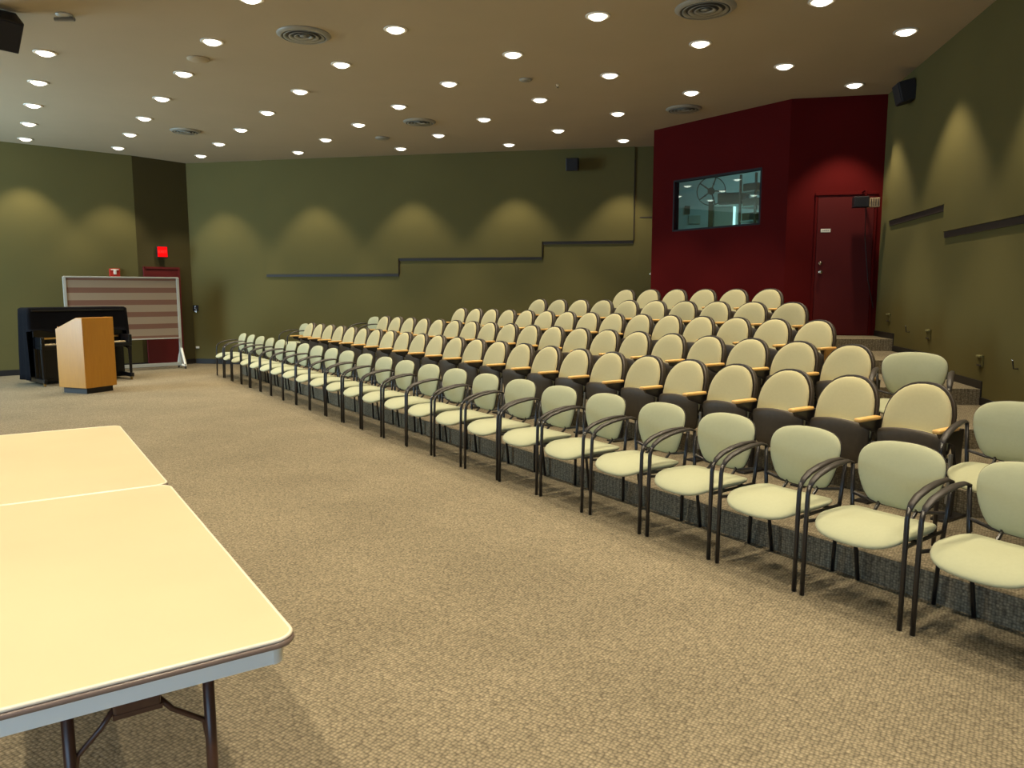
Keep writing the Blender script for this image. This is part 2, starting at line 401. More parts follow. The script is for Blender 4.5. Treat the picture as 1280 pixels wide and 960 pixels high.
# red booth door
Wc = wall_matrix(C_, RC, -1); dd = (RC - C_).normalized()
x0, x1, zb = .43, 1.20, .965
r = tag(empty('door_2', (0, 0, 0)), kind='structure')
bm = B(); box(bm, ((x0 + x1) / 2, .009, zb + 1.02), (x1 - x0, .018, 2.03), Wc, bevel=.003); link('door_leaf', bm, M['reddoor'], r)
bm = B()
for cx in (x0 - .022, x1 + .022): box(bm, (cx, .010, zb + 1.035), (.035, .020, 2.07), Wc, bevel=.003)
box(bm, ((x0 + x1) / 2, .016, zb + 2.06), (x1 - x0 + .084, .032, .04), Wc, bevel=.004); link('door_frame', bm, M['red'], r)
def knob(W, x, z, y0, parent, s=1.0):
    bm = B(); Mx = W @ Matrix.Translation((x, y0, z)) @ Matrix.Rotation(-PI / 2, 4, 'X')
    lathe(bm, [(0, 0), (.032 * s, 0), (.032 * s, .006), (.012 * s, .01), (.012 * s, .03), (.026 * s, .04), (.03 * s, .052), (.024 * s, .066), (0, .07)], 16, Mx)
    return link('door_knob', bm, M['chrome'], parent, True)
def deadbolt(W, x, z, y0, parent):
    bm = B(); Mx = W @ Matrix.Translation((x, y0, z)) @ Matrix.Rotation(-PI / 2, 4, 'X')
    lathe(bm, [(0, 0), (.030, 0), (.028, .012), (.012, .016), (.012, .022), (0, .022)], 16, Mx)
    return link('deadbolt', bm, M['chrome'], parent, True)
knob(Wc, x0 + .07, zb + .93, .018, r); deadbolt(Wc, x0 + .07, zb + 1.06, .018, r)
# narrow green door beside the red box, on the upper landing
x0 = at_wall((2.51, 15.12), K_, bd); x1 = x0 + .36
r = tag(empty('door_3', (0, 0, 0)), kind='structure')
bm = B(); box(bm, ((x0 + x1) / 2, .008, .97 + 1.03), (x1 - x0, .016, 2.06), Wb, bevel=.003); link('door_leaf', bm, M['green'], r)
bm = B(); box(bm, ((x0 + x1) / 2, .010, 3.055), (x1 - x0, .02, .018), Wb); link('door_frame', bm, M['reveal'], r)
knob(Wb, x0 + .235, 1.955, .016, r); deadbolt(Wb, x0 + .25, 2.07, .016, r)

# sign plate on the red door
bm = B(); box(bm, (.55, .021, 2.50), (.135, .006, .05), Wc, bevel=.002); s = link('name_plate', bm, M['white'])
tag(s, 'small white name plate on the red door', 'sign')
bm = B()
for k in range(5): box(bm, (.515 + k * .018, .0252, 2.50), (.010, .0016, .014), Wc)
link('lettering', bm, M['grey'], s)

# booth window: frame and glass, and what stands in the booth
Wred = wall_matrix(D_, C_, -1)
r = tag(empty('window_1', (0, 0, 0)), kind='structure')
bm = B()
for (cx, cz, sx, sz) in ((1.35, 2.645, 1.76, .03), (1.35, 3.475, 1.76, .03), (.485, 3.06, .03, .86), (2.215, 3.06, .03, .86)): box(bm, (cx, -.058, cz), (sx, .118, sz), Wred)
link('window_frame', bm, M['boothdark'], r)
bm = B(); box(bm, (1.35, -.055, 3.06), (1.70, .006, .80), Wred); link('pane', bm, M['glass'], r)
bl = bpy.data.lights.new('booth_lamp', 'POINT'); bl.energy = 42; bl.color = (.55, .85, 1); bl.shadow_soft_size = .15
blo = bpy.data.objects.new('booth_lamp', bl); COL.objects.link(blo); blo.location = (4.6, 12.9, 4.1)
def wpt(p, W): return W @ Vector(p)
# back wall of booth = wall_back seen through glass; pale lining
LBX = at_wall((3.1, 15.0), K_, bd)
panel('wall_booth_lining', [(D2 - K_).length + .12 and ((D2 - K_).length + .12, .0), ((RB - K_).length - .1, 0.0), ((RB - K_).length - .1, CEIL), ((D2 - K_).length + .12, CEIL)], Wb, .03, M['booth'])
def ray_wall(px, py, W_a, W_d, off=0):
    th = R(6.93); fw = Vector((0, math.cos(th), -math.sin(th))); up = Vector((0, math.sin(th), math.cos(th)))
    d = fw + Vector((1, 0, 0)) * ((px - 640) / 945) - up * ((py - 480) / 945)
    n = Vector((-W_d.y, W_d.x)); a = W_a - n * off * 1.0
    t = (a.dot(n)) / (d.x * n.x + d.y * n.y)
    P = d * t + Vector((0, 0, 1.6)); return (Vector((P.x, P.y)) - W_a).dot(W_d), P.z
ba = K_; 
def booth_pt(px, py): return ray_wall(px, py, ba, bd)
u0, v0 = booth_pt(893, 259); u1, v1 = booth_pt(917, 283)
r = tag(empty('booth_doorway', (0, 0, 0)), 'pale doorway with a bright lit edge inside the projection booth', 'doorway')
bm = B(); box(bm, ((u0 + u1) / 2, .045, (v0 + v1) / 2), (abs(u1 - u0), .024, abs(v1 - v0)), Wb); link('door_leaf', bm, M['paper'], r)
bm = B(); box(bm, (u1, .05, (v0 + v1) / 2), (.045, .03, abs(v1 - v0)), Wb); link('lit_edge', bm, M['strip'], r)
bm = B(); box(bm, ((u0 + u1) / 2, .05, v0 + .03), (abs(u1 - u0), .04, .06), Wb); link('door_head', bm, M['white'], r)
for (px, py, sx, sz, m, nm, lb, ct) in ((859, 263, .10, .16, 'boothdark', 'wall_box', 'small dark box on the booth wall behind the glass', 'box'),
                                   (868, 275, .22, .16, 'paper', 'notice', 'faded notice on the booth wall behind the glass', 'notice')):
    u, v = booth_pt(px, py); bm = B(); box(bm, (u, .045, v), (sx, .03, sz), Wb, bevel=.004); tag(link(nm, bm, M[m]), lb, ct)
# film projector: two reels and a body, nearer the glass
th = R(6.93)
def ray_at(px, py, y):
    fw = Vector((0, math.cos(th), -math.sin(th))); up = Vector((0, math.sin(th), math.cos(th)))
    d = fw + Vector((1, 0, 0)) * ((px - 640) / 945) - up * ((py - 480) / 945)
    return d * (y / d.y) + Vector((0, 0, 1.6))
c = ray_at(889, 239, 13.55)
r = tag(empty('film_projector', (c.x, c.y, 1.6), R(-20)), 'dark projector with a large round reel inside the booth window', 'projector')
bm = B()
Mx = Matrix.Translation((0, 0, c.z - 1.6)) @ Matrix.Rotation(PI / 2, 4, 'X')
lathe(bm, [(.235, -.015), (.25, -.015), (.25, .015), (.235, .015), (.235, -.015)], 28, Mx)
for k in range(5):
    a = 2 * PI * k / 5; box(bm, (.125 * math.cos(a), 0, c.z - 1.6 + .125 * math.sin(a)), (.03, .015, .03))
    tube(bm, [(.04 * math.cos(a), 0, c.z - 1.6 + .04 * math.sin(a)), (.24 * math.cos(a), 0, c.z - 1.6 + .24 * math.sin(a))], .012, 6)
lathe(bm, [(0, -.03), (.06, -.03), (.06, .03), (0, .03)], 16, Mx)
link('reel', bm, M['boothdark'], r)
bm = B(); box(bm, (.38, 0, c.z - 1.6 - .14), (.52, .22, .18), bevel=.02); box(bm, (.0, .05, (c.z - 1.6) / 2 - .1), (.08, .08, c.z - 1.6 - .15)); link('body', bm, M['boothdark'], r)
bm = B(); lathe(bm, [(0, 0), (.05, 0), (.06, .14), (0, .14)], 16, Matrix.Translation((.55, -.24, c.z - 1.6 - .14)) @ Matrix.Rotation(-PI / 2, 4, 'X')); link('lens', bm, M['boothdark'], r)
bm = B(); box(bm, (0, .05, .02), (.5, .4, .04), bevel=.01); link('base', bm, M['boothdark'], r)
bm = B(); q = ray_at(930, 286, 13.2); prism(bm, [(3.35, 13.75), (4.75, 11.9), (5.25, 12.25), (3.8, 14.1)], 0, .04, Matrix.Translation((0, 0, 1.56)))
tag(link('booth_floor', bm, M['boothdark']), kind='structure')
# shelf of equipment at the booth's right
c = ray_at(938, 250, 12.7)
r = tag(empty('equipment_rack', (c.x + .15, c.y, 1.6), R(35)), 'dark shelf of equipment at the right inside the booth window', 'rack')
bm = B()
for x in (-.3, .3):
    for y in (-.15, .15): box(bm, (x, y, .95), (.03, .03, 1.9))
link('rack_frame', bm, M['boothdark'], r)
for z in (1.15, 1.38, 1.62):
    bm = B(); box(bm, (0, 0, z), (.6, .32, .02)); sh = link('shelf', bm, M['grey'], r)
    bm = B(); box(bm, (-.05, 0, z + .075), (.42, .28, .12), bevel=.01); link('equipment_box', bm, M['boothdark'], sh)

# ------------------------------------------------------------------ ceiling downlights (regular 1.53 m grid)
def inside(x, y, poly, margin=.22):
    c = False; n = len(poly)
    for i in range(n):
        x1, y1 = poly[i]; x2, y2 = poly[(i + 1) % n]
        if (y1 > y) != (y2 > y) and x < (x2 - x1) * (y - y1) / (y2 - y1) + x1: c = not c
        dx, dy = x2 - x1, y2 - y1; t = max(0, min(1, ((x - x1) * dx + (y - y1) * dy) / (dx * dx + dy * dy)))
        if math.hypot(x - x1 - t * dx, y - y1 - t * dy) < margin: return False
    return c
room_poly = [(p.x, p.y) for p in (L2, L1, A_, K_, D2, D_, C_, RC, R2)]
proto = empty('downlight', (0, 0, CEIL))
bm = B(); lathe(bm, [(.098, -.0005), (.128, -.0005), (.128, -.006), (.118, -.011), (.100, -.011), (.098, -.0005)], 28); link('trim_ring', bm, M['trim'], proto, True)
bm = B(); lathe(bm, [(0, -.044), (.03, -.042), (.06, -.034), (.085, -.018), (.096, -.0015), (0, -.0015)], 16); link('lamp', bm, M['disc'], proto, True)
sd = bpy.data.lights.new('spot', 'SPOT'); sd.energy = SPOT_W; sd.color = SPOT_COL; sd.spot_size = R(82); sd.spot_blend = .5; sd.shadow_soft_size = .05
so = bpy.data.objects.new('spot', sd); COL.objects.link(so); so.parent = proto; so.location = (0, 0, -.10)
seen = {0: range(1, 6), 1: range(-1, 6), 2: range(-1, 6), 3: range(-2, 5), 4: range(-3, 4), 5: range(-3, 3), 6: (-2, 1)}
ORD = ['first', 'second', 'third', 'fourth', 'fifth', 'sixth', 'seventh', 'eighth', 'ninth', 'tenth', 'eleventh', 'twelfth', 'thirteenth', 'fourteenth', 'fifteenth',
       'sixteenth', 'seventeenth', 'eighteenth', 'nineteenth', 'twentieth', 'twenty-first', 'twenty-second', 'twenty-third', 'twenty-fourth']
LINE = ['leftmost', 'second-left', 'third-left', 'middle', 'third-right', 'second-right', 'rightmost']
first = True; U = Vector((1.2614, .8633)); V = Vector((-.8633, 1.2614)); O = Vector((-4.635, 8.046))
for i in range(-6, 9):
    for j in range(-13, 9):
        p = O + U * i + V * j
        vis = i in seen and j in seen[i]
        if i in seen and not vis and j > min(seen[i]): continue
        if i == 0 and j == 0: continue
        if i > 6 or (i == 6 and not vis and j > -2): continue
        if not vis and not inside(p.x, p.y, room_poly, .3): continue
        if not vis and i < 0 and p.y > 8.5: continue
        if first: o = proto; first = False
        else: o = copy_tree(proto)
        o.location = (p.x, p.y, CEIL)
        if vis:
            k = list(seen[i]).index(j)
            tag(o, 'recessed downlight, %s from the near end of the %s receding line' % (ORD[k], LINE[i]), 'ceiling light', 'recessed ceiling downlights')
        else:
            tag(o, 'recessed downlight in the ceiling nearer than the photo shows', 'ceiling light', 'recessed downlights out of view')

# unlit fixture at upper left, diffusers, detectors
p = O
o = tag(empty('unlit_fixture', (-4.55, 8.08, CEIL)), 'small unlit grey fixture on the ceiling at upper left beside the speaker', 'ceiling fixture')
bm = B(); lathe(bm, [(0, 0), (.08, 0), (.08, -.012), (.05, -.03), (0, -.03)], 20); link('plate', bm, M['alu'], o, True)
bm = B(); tube(bm, [(-.10, 0, -.045), (.10, 0, -.045)], .02, 10); link('lamp_head', bm, M['grey'], o)
def diffuser(x, y, rad, lab, nm='air_diffuser'):
    o = tag(empty(nm, (x, y, CEIL)), lab, 'air vent', 'round ceiling air diffusers')
    bm = B(); lathe(bm, [(rad * .9, -.001), (rad, -.001), (rad, -.006), (rad * .86, -.03), (rad * .80, -.03), (rad * .9, -.001)], 32); link('outer_ring', bm, M['vent'], o, True)
    bm = B(); lathe(bm, [(0, -.002), (rad * .9, -.002), (rad * .9, -.004), (0, -.004)], 32); link('backing', bm, M['ventd'], o)
    for q in (.64, .44, .24):
        bm = B(); lathe(bm, [(rad * q, -.012), (rad * (q + .12), -.028), (rad * (q + .12), -.033), (rad * q, -.018), (rad * q, -.012)], 28); link('cone_ring', bm, M['vent'], o, True)
    bm = B(); lathe(bm, [(0, -.012), (rad * .16, -.02), (0, -.026)], 16); link('hub', bm, M['vent'], o, True)
    return o
diffuser(-2.28, 8.68, .29, 'round ceiling air diffuser above the tables, left of centre')
diffuser(1.92, 7.90, .30, 'round ceiling air diffuser cut close to the top edge, right of centre')
diffuser(-5.71, 13.65, .25, 'round ceiling air diffuser at the far left')
diffuser(-1.53, 12.94, .27, 'round ceiling air diffuser at the far centre')
diffuser(2.64, 12.05, .27, 'round ceiling air diffuser just in front of the red booth')
for (x, y, rr, lb, ct, nm) in ((.18, 10.43, .085, 'dark round detector on the ceiling near its middle', 'detector', 'smoke_detector'),
                               (-2.37, 14.25, .13, 'dark round detector on the ceiling near the back wall', 'detector', 'smoke_detector'),
                               (-3.79, 9.54, .13, 'faint round cover plate on the ceiling between two downlights', 'cover plate', 'cover_plate')):
    bm = B(); lathe(bm, [(0, -.001), (rr, -.001), (rr, -.012), (rr * .7, -.03), (0, -.032)], 20); o = link(nm, bm, M['vent'] if ct == 'detector' else M['ceil'], None, True); o.location = (x, y, CEIL); tag(o, lb, ct)
bm = B(); lathe(bm, [(0, -.001), (.03, -.001), (.03, -.006), (.012, -.01), (.012, -.035), (.022, -.04), (0, -.042)], 12); o = link('sprinkler_head', bm, M['chrome'], None, True); o.location = (.62, 10.7, CEIL); tag(o, 'tiny sprinkler head on the ceiling beside the dark detector', 'sprinkler')

# ------------------------------------------------------------------ speakers
def speaker(name, loc, rz, tilt, s, lab):
    o = tag(empty(name, loc, rz), lab, 'speaker')
    Mx = Matrix.Rotation(tilt, 4, 'X')
    bm = B(); box(bm, (0, 0, 0), s, Mx, bevel=.012); link('cabinet', bm, M['black'], o)
    bm = B(); box(bm, (0, -s[1] / 2 - .004, 0), (s[0] * .9, .012, s[2] * .92), Mx, bevel=.004); link('grille', bm, M['grille'], o)
    bm = B(); box(bm, (0, s[1] / 2 + .05, 0), (.04, .12, .04), Mx); box(bm, (0, s[1] / 2 + .11, 0), (.1, .012, .14)); link('bracket', bm, M['black'], o)
    return o
speaker('wall_speaker', (1.175, 15.09, 4.06), math.atan2(bd.y, bd.x), R(8), (.24, .2, .24), 'small black speaker high on the olive back wall')
speaker('wall_speaker.001', (5.02, 10.02, 4.13), math.atan2(rw.y, rw.x), R(14), (.26, .2, .26), 'small black speaker high on the right wall near the red corner')
o = speaker('ceiling_speaker', (-5.10, 7.93, 4.20), R(52), R(38), (.28, .24, .32), 'large black speaker hung from the ceiling at the top left corner')
bm = B(); tube(bm, [(0, .1, .12), (0, .12, .235)], .015, 8); link('hanger', bm, M['black'], o)

# ------------------------------------------------------------------ wall fittings
Wl = wall_matrix(L1, A_, -1); ld = (A_ - L1).normalized()
def rl(px, py): return ray_wall(px, py, L1, ld)
u, v = rl(143, 341)
o = tag(empty('fire_alarm', (0, 0, 0)), 'red fire alarm strobe on the left wall just above the striped board', 'fire alarm')
bm = B(); box(bm, (u, .022, v), (.20, .044, .17), Wl, bevel=.008); link('housing', bm, M['alarm'], o)
bm = B(); box(bm, (u, .055, v + .01), (.055, .03, .09), Wl, bevel=.008); box(bm, (u, .05, v + .062), (.15, .02, .02), Wl, bevel=.004); link('strobe_lens', bm, M['white'], o)
# exit sign projecting from recess wall above the door
u = at_wall((-7.53, 16.48), A_, ad)
o = tag(empty('exit_sign', (wpt((u, .16, 2.455), Wd)), 0), 'glowing red exit sign above the maroon door', 'exit sign')
o.rotation_euler = (0, 0, R(36)); o.location.x -= .06
bm = B(); box(bm, (0, .03, 0), (.22, .05, .25), bevel=.006); link('housing', bm, M['black'], o)
bm = B(); box(bm, (0, 0, 0), (.19, .012, .21), bevel=.002); link('lit_face', bm, M['exit'], o)
cu = bpy.data.curves.new('exit_text', 'FONT'); cu.body = 'EXIT'; cu.size = .085; cu.extrude = .001; cu.align_x = 'CENTER'; cu.align_y = 'CENTER'
to = bpy.data.objects.new('exit_text', cu); COL.objects.link(to); bpy.context.view_layer.update()
me = bpy.data.meshes.new_from_object(to.evaluated_get(bpy.context.evaluated_depsgraph_get())); bpy.data.objects.remove(to)
me.materials.clear(); me.materials.append(M['exitl'])
to = bpy.data.objects.new('lettering', me); COL.objects.link(to); to.parent = o; to.rotation_euler = (PI / 2, 0, 0); to.location = (0, -.008, 0)
# thermostat, switch, outlet on the back wall near its left end
for (px, py, sx, sz, mm, nm, lb, ct) in ((231.5, 385, .13, .13, 'boothdark', 'wall_box', 'dark square box on the back wall right of the striped board', 'box'),
                                         (242, 386, .05, .16, 'chrome', 'wall_switch', 'narrow chrome switch plate on the back wall right of the striped board', 'switch'),
                                         (236, 434, .08, .045, 'white', 'outlet', 'small pale outlet low on the back wall right of the striped board', 'outlet')):
    u, v = ray_wall(max(px, 233.5) if nm != 'wall_switch' else px, py, K_, bd); u = max(u, .08)
    bm = B(); box(bm, (u, .012, v), (sx, .024, sz), Wb, bevel=.005); tag(link(nm, bm, M[mm]), lb, ct)
# right wall: step lights and hooks
def rr_(px, py): return ray_wall(px, py, RC, rw)
for (px, py, lb) in ((1112, 397, 'small step light on the right wall nearest the red corner'), (1162, 418, 'small step light on the right wall above the armchair back'),
                     (1227, 451, 'small step light low on the right wall, nearest of three')):
    u, v = rr_(px, py); o = tag(empty('step_light', (0, 0, 0)), lb, 'step light', 'step lights along the right wall')
    bm = B(); box(bm, (u, .01, v), (.11, .02, .12), Wr, bevel=.004); link('plate', bm, M['green'], o)
    bm = B(); box(bm, (u, .022, v + .045), (.10, .035, .02), Wr, bevel=.004); link('hood', bm, M['platelight'], o)
    bm = B(); box(bm, (u, .024, v - .045), (.09, .01, .014), Wr); link('slot', bm, M['reveal'], o)
for (px, py, lb) in ((1137, 412, 'small metal hook on the right wall above the far step'), (1273, 457, 'small metal hook on the right wall at the photo edge')):
    u, v = rr_(px, py); o = tag(empty('wall_hook', (0, 0, 0)), lb, 'hook', 'hooks on the right wall')
    bm = B(); tube(bm, [wpt((u, 0, v - .03), Wr), wpt((u, .04, v - .03), Wr), wpt((u, .05, v + .04), Wr)], .006, 6); link('stem', bm, M['frame'], o)
    bm = B(); lathe(bm, [(0, -.012), (.012, 0), (0, .012)], 10, Matrix.Translation(wpt((u, .05, v + .045), Wr))); link('knob', bm, M['chrome'], o, True)
# lamp unit on a bracket above the red door
o = tag(empty('bracket_lamp', (0, 0, 0)), 'black lamp unit with a beige grille on a bracket over the red door', 'lamp unit')
u, v = ray_wall(1075, 256, C_, dd); v = 2.87
bm = B(); box(bm, (u - .05, .26, v), (.20, .16, .15), Wc, bevel=.01); link('housing', bm, M['black'], o)
bm = B(); box(bm, (u + .12, .28, v - .01), (.14, .10, .13), Wc, bevel=.006)
link('grille', bm, M['beige'], o)
bm = B()
for k in range(4): box(bm, (u + .075 + .03 * k, .336, v - .01), (.008, .004, .10), Wc)
link('grille_bar', bm, M['boothdark'], o)
bm = B(); tube(bm, [wpt((u + .02, 0, v + .17), Wc), wpt((u + .02, .25, v + .17), Wc), wpt((u + .02, .26, v + .05), Wc)], .012, 8); box(bm, (u + .02, .008, v + .17), (.1, .016, .06), Wc); link('bracket', bm, M['red'], o)
bm = B(); tube(bm, [wpt((u + .04, .2, v - .06), Wc), wpt((u + .08, .06, v - .5), Wc), wpt((u + .16, .02, v - 1.1), Wc), wpt((1.26, .02, v - 1.5), Wc)], .006, 6); link('cable', bm, M['frame'], o)

# ------------------------------------------------------------------ loose armchair
ROT = math.atan2(-mv.x, mv.y)      # local +y -> uphill (mv)
def make_armchair():
    r = empty('armchair', (0, 0, 0))
    # seat
    ol = spline([(-.10, -.235), (.10, -.235), (.20, -.19), (.245, -.08), (.25, .06), (.235, .17), (.17, .225), (-.17, .225), (-.235, .17), (-.25, .06), (-.245, -.08), (-.20, -.19)], 3)
    def fs(u, v, d):
        drop = -.050 * max(0, (-v - .05) / .19) ** 2 + .012 * (abs(u) / .25) ** 2
        return (u, v - .04, .420 + d * -1 + drop)
    bm = B(); pad(bm, ol, .026, .036, lambda u, v, d: fs(u, v, d), p=5); link('seat_cushion', bm, M['sage'], r, True)
    # back: v is height
    ob = spline([(-.13, .472), (0, .462), (.13, .472), (.185, .51), (.225, .60), (.245, .69), (.238, .765), (.19, .815), (.10, .838), (0, .843), (-.10, .838), (-.19, .815), (-.238, .765), (-.245, .69), (-.225, .60), (-.185, .51)], 3)
    def fb(u, v, d):
        u *= .93; v = .462 + (v - .462) * .915
        y = .212 + (v - .46) * .16 - .55 * u * u + d + .02 * math.sin((v - .46) / .38 * PI) * -1
        return (u, y, v)
    bm = B(); pad(bm, ob, .026, .004, fb, p=5); link('back_cushion', bm, M['sage'], r, True)
    bm = B(); pad(bm, [(u * 1.01, .652 + (v - .652) * 1.01) for u, v in ob], .0, .020, lambda u, v, d: fb(u, v, d + .006), p=5); link('back_shell', bm, M['armp'], r, True)
    # legs
    for sx in (-1, 1):
        bm = B(); tube(bm, [(sx * .260, -.225, .001), (sx * .260, -.222, .30), (sx * .259, -.215, .545), (sx * .259, -.20, .595)], .0125, 8); link('leg', bm, M['frame'], r, True)
        bm = B(); tube(bm, [(sx * .205, .222, .001), (sx * .225, .205, .25), (sx * .245, .195, .42), (sx * .262, .205, .66)], .0115, 8); link('leg', bm, M['frame'], r, True)
        # armrest : arched flat pad from the front leg to the rear upright
        bm = B(); tube(bm, [(sx * .259, -.205, .580), (sx * .259, -.180, .612), (sx * .259, -.13, .640), (sx * .259, -.04, .664), (sx * .259, .06, .678), (sx * .260, .15, .680), (sx * .262, .205, .664)],
                       [.013, .019, .022, .023, .022, .018, .013], 8, flat=.55); link('armrest', bm, M['armp'], r, True)
    bm = B()
    for sx in (-1, 1):
        tube(bm, [(sx * .259, -.215, .405), (sx * .24, -.10, .398), (sx * .235, .08, .398), (sx * .243, .198, .405)], .010, 6)
    tube(bm, [(-.235, -.06, .398), (.235, -.06, .398)], .010, 6); tube(bm, [(-.24, .12, .398), (.24, .12, .398)], .010, 6)
    link('seat_frame', bm, M['frame'], r)
    bm = B()
    tube(bm, [(-.252, .20, .50), (-.14, .20, .475), (0, .24, .460), (.14, .20, .475), (.252, .20, .50)], .013, 8, flat=.7)
    tube(bm, [(-.10, .14, .42), (-.10, .20, .47), (-.10, .195, .56)], .010, 6); tube(bm, [(.10, .14, .42), (.10, .20, .47), (.10, .195, .56)], .010, 6)
    link('back_support', bm, M['frame'], r)
    return r
chair = make_armchair(); used = False
def put_chair(loc, rz, label, group):
    global used
    o = chair if not used else copy_tree(chair); used = True
    o.location = loc; o.rotation_euler = (0, 0, rz); tag(o, label, 'armchair', group)
G1 = 'loose sage armchairs in the front row on the carpet'
N1 = 24
for k in range(-2, N1):
    p = NT(3.672, 1.478 + .587 * k)
    jz = R(random.uniform(-1.8, 1.8)); p = p + ev * random.uniform(-.010, .010)
    if k < 0: lab = 'sage armchair in the front row, %s beyond the right edge of the photo' % ('just' if k == -1 else 'one further')
    else: lab = 'sage black-framed armchair, %s from the right in the front row on the floor' % ORD[k]
    put_chair((p.x, p.y, 0), ROT + jz, lab, G1 if k >= 0 else 'front row armchairs beyond the frame')
def near(n, t, z, turn, lab, g='loose armchairs at the ends of the tiered rows'):
    p = NT(n, t); put_chair((p.x, p.y, z), ROT + R(turn), lab, g)
near(4.60, 1.88, RISE, 8, 'sage armchair at the aisle end of the first tiered row, behind the front row')
near(5.72, 3.02, 2 * RISE, 24, 'sage armchair at the aisle end of the second tiered row, below the step')
near(4.90, 15.02, RISE, 0, 'sage armchair at the far left end of the first tiered row')
near(5.77, 13.56, 2 * RISE, 0, 'sage armchair at the far left end of the second tiered row')

# ------------------------------------------------------------------ fixed tip-up seats
def make_seat():
    r = empty('tip_up_seat', (0, 0, 0))
    # origin on tread under the top of the back pad; front is -y
    ob = []
    hw = .222
    for k in range(17):
        a = PI * k / 16; ob.append((hw * math.copysign(abs(math.cos(a)) ** .88, math.cos(a)), .60 + .235 * math.sin(a) ** .92))
    ob += [(-hw * 1.0, .50), (-hw * .97, .42), (-.17, .385), (0, .38), (.17, .385), (hw * .97, .42), (hw, .50)]
    def fb(u, v, d):
        return (u, -.015 - (.83 - v) * .27 - .55 * u * u + d, v)
    bm = B(); pad(bm, ob, .030, .004, fb, p=6); link('back_cushion', bm, M['cream'], r, True)
    osh = [(u * 1.055, .60 + (v - .60) * 1.06) for u, v in ob]
    bm = B(); pad(bm, osh, .000, .085, lambda u, v, d: fb(u, v, d + .012), p=9, rings=(1, .99, .975, .95, .85, .6, .3)); link('back_shell', bm, M['shell'], r, True)
    # folded seat: nearly vertical pad, dark pan outside
    os_ = spline([(-.216, .515), (-.12, .540), (0, .549), (.12, .540), (.216, .515), (.226, .45), (.215, .34), (.175, .255), (0, .235), (-.175, .255), (-.215, .34), (-.226, .45)], 3)
    def fs(u, v, d):
        return (u, -.185 - (.552 - v) * -.10 + .35 * u * u + d, v)
    bm = B(); pad(bm, os_, .004, .050, lambda u, v, d: fs(u, v, d + .02), p=6); link('seat_cushion', bm, M['cream'], r, True)
    bm = B(); pad(bm, [(u * 1.02, .42 + (v - .42) * 1.02) for u, v in os_], .030, .006, fs, p=4); link('seat_pan', bm, M['shell2'], r, True)
    # hinge bar
    bm = B(); tube(bm, [(-.257, -.13, .37), (.257, -.13, .37)], .016, 8); box(bm, (0, -.11, .35), (.3, .06, .05), bevel=.01); link('hinge_bar', bm, M['frame'], r)
    return r
def make_stand(r, x, wood=False):
    s = bpy.data.objects.new('arm_stand', None)
    bm = B()
    prism(bm, [(-.33, .574), (-.03, .574), (-.045, .30), (-.085, .30), (-.14, .48), (-.30, .535)], x - .012, x + .012, Matrix(((0, 0, 1, 0), (1, 0, 0, 0), (0, 1, 0, 0), (0, 0, 0, 1))))
    tube(bm, [(x, -.09, .34), (x, -.13, .015)], .022, 8)
    box(bm, (x, -.13, .009), (.10, .26, .016), bevel=.004)
    st = link('stand', bm, M['frame'], r)
    bm = B(); box(bm, (x, -.235, .584), (.052, .25, .026), bevel=.009); link('armrest', bm, M['arm'], r, True)
    bm = B(); tube(bm, [(x + .0, -.150, .42), (x + .0, -.165, .10)], .014, 6); link('post_cover', bm, M['grey'], r)
    return st
seat = make_seat(); make_stand(seat, .2575)
seat_end = copy_tree(seat); make_stand(seat_end, -.2575)        # leftmost seat of a row carries a left arm too
def end_panel(o):
    bm = B(); pl = [(-.24, .05), (-.05, .05), (.0, .35), (.03, .58), (-.30, .58), (-.27, .30)]
    prism(bm, pl, .270, .292, Matrix(((0, 0, 1, 0), (1, 0, 0, 0), (0, 1, 0, 0), (0, 0, 0, 1)))); link('end_panel', bm, M['panel'], o)
seat_pan = copy_tree(seat); end_panel(seat_pan)
protos = {'m': [seat, False], 'l': [seat_end, False], 'r': [seat_pan, False]}
ROWS = {2: (24, 2.583, .5165), 3: (19, 3.633, .513), 4: (15, 4.53, .501), 5: (10, 5.442, .548), 6: (6, 6.401, .551)}
NAME = {2: 'first', 3: 'second', 4: 'third', 5: 'fourth', 6: 'fifth'}
for k, (N, t0, wd) in ROWS.items():
    n = 5.074 + .844 * (k - 2) + .015
    for i in range(N):
        key = 'l' if i == N - 1 else ('r' if i == 0 and k in (4, 5, 6) else 'm')
        pr = protos[key]; o = pr[0] if not pr[1] else copy_tree(pr[0]); pr[1] = True
        p = NT(n, t0 + wd * i); o.location = (p.x, p.y, RISE * (k - 1)); o.rotation_euler = (0, 0, ROT)
        o.scale = (wd / .519, 1, 1)
        tag(o, 'cream tip-up seat, %s from the aisle end in the %s tiered row from the front' % (ORD[i], NAME[k]), 'auditorium seat', 'tip-up seats of the %s tiered row' % NAME[k])

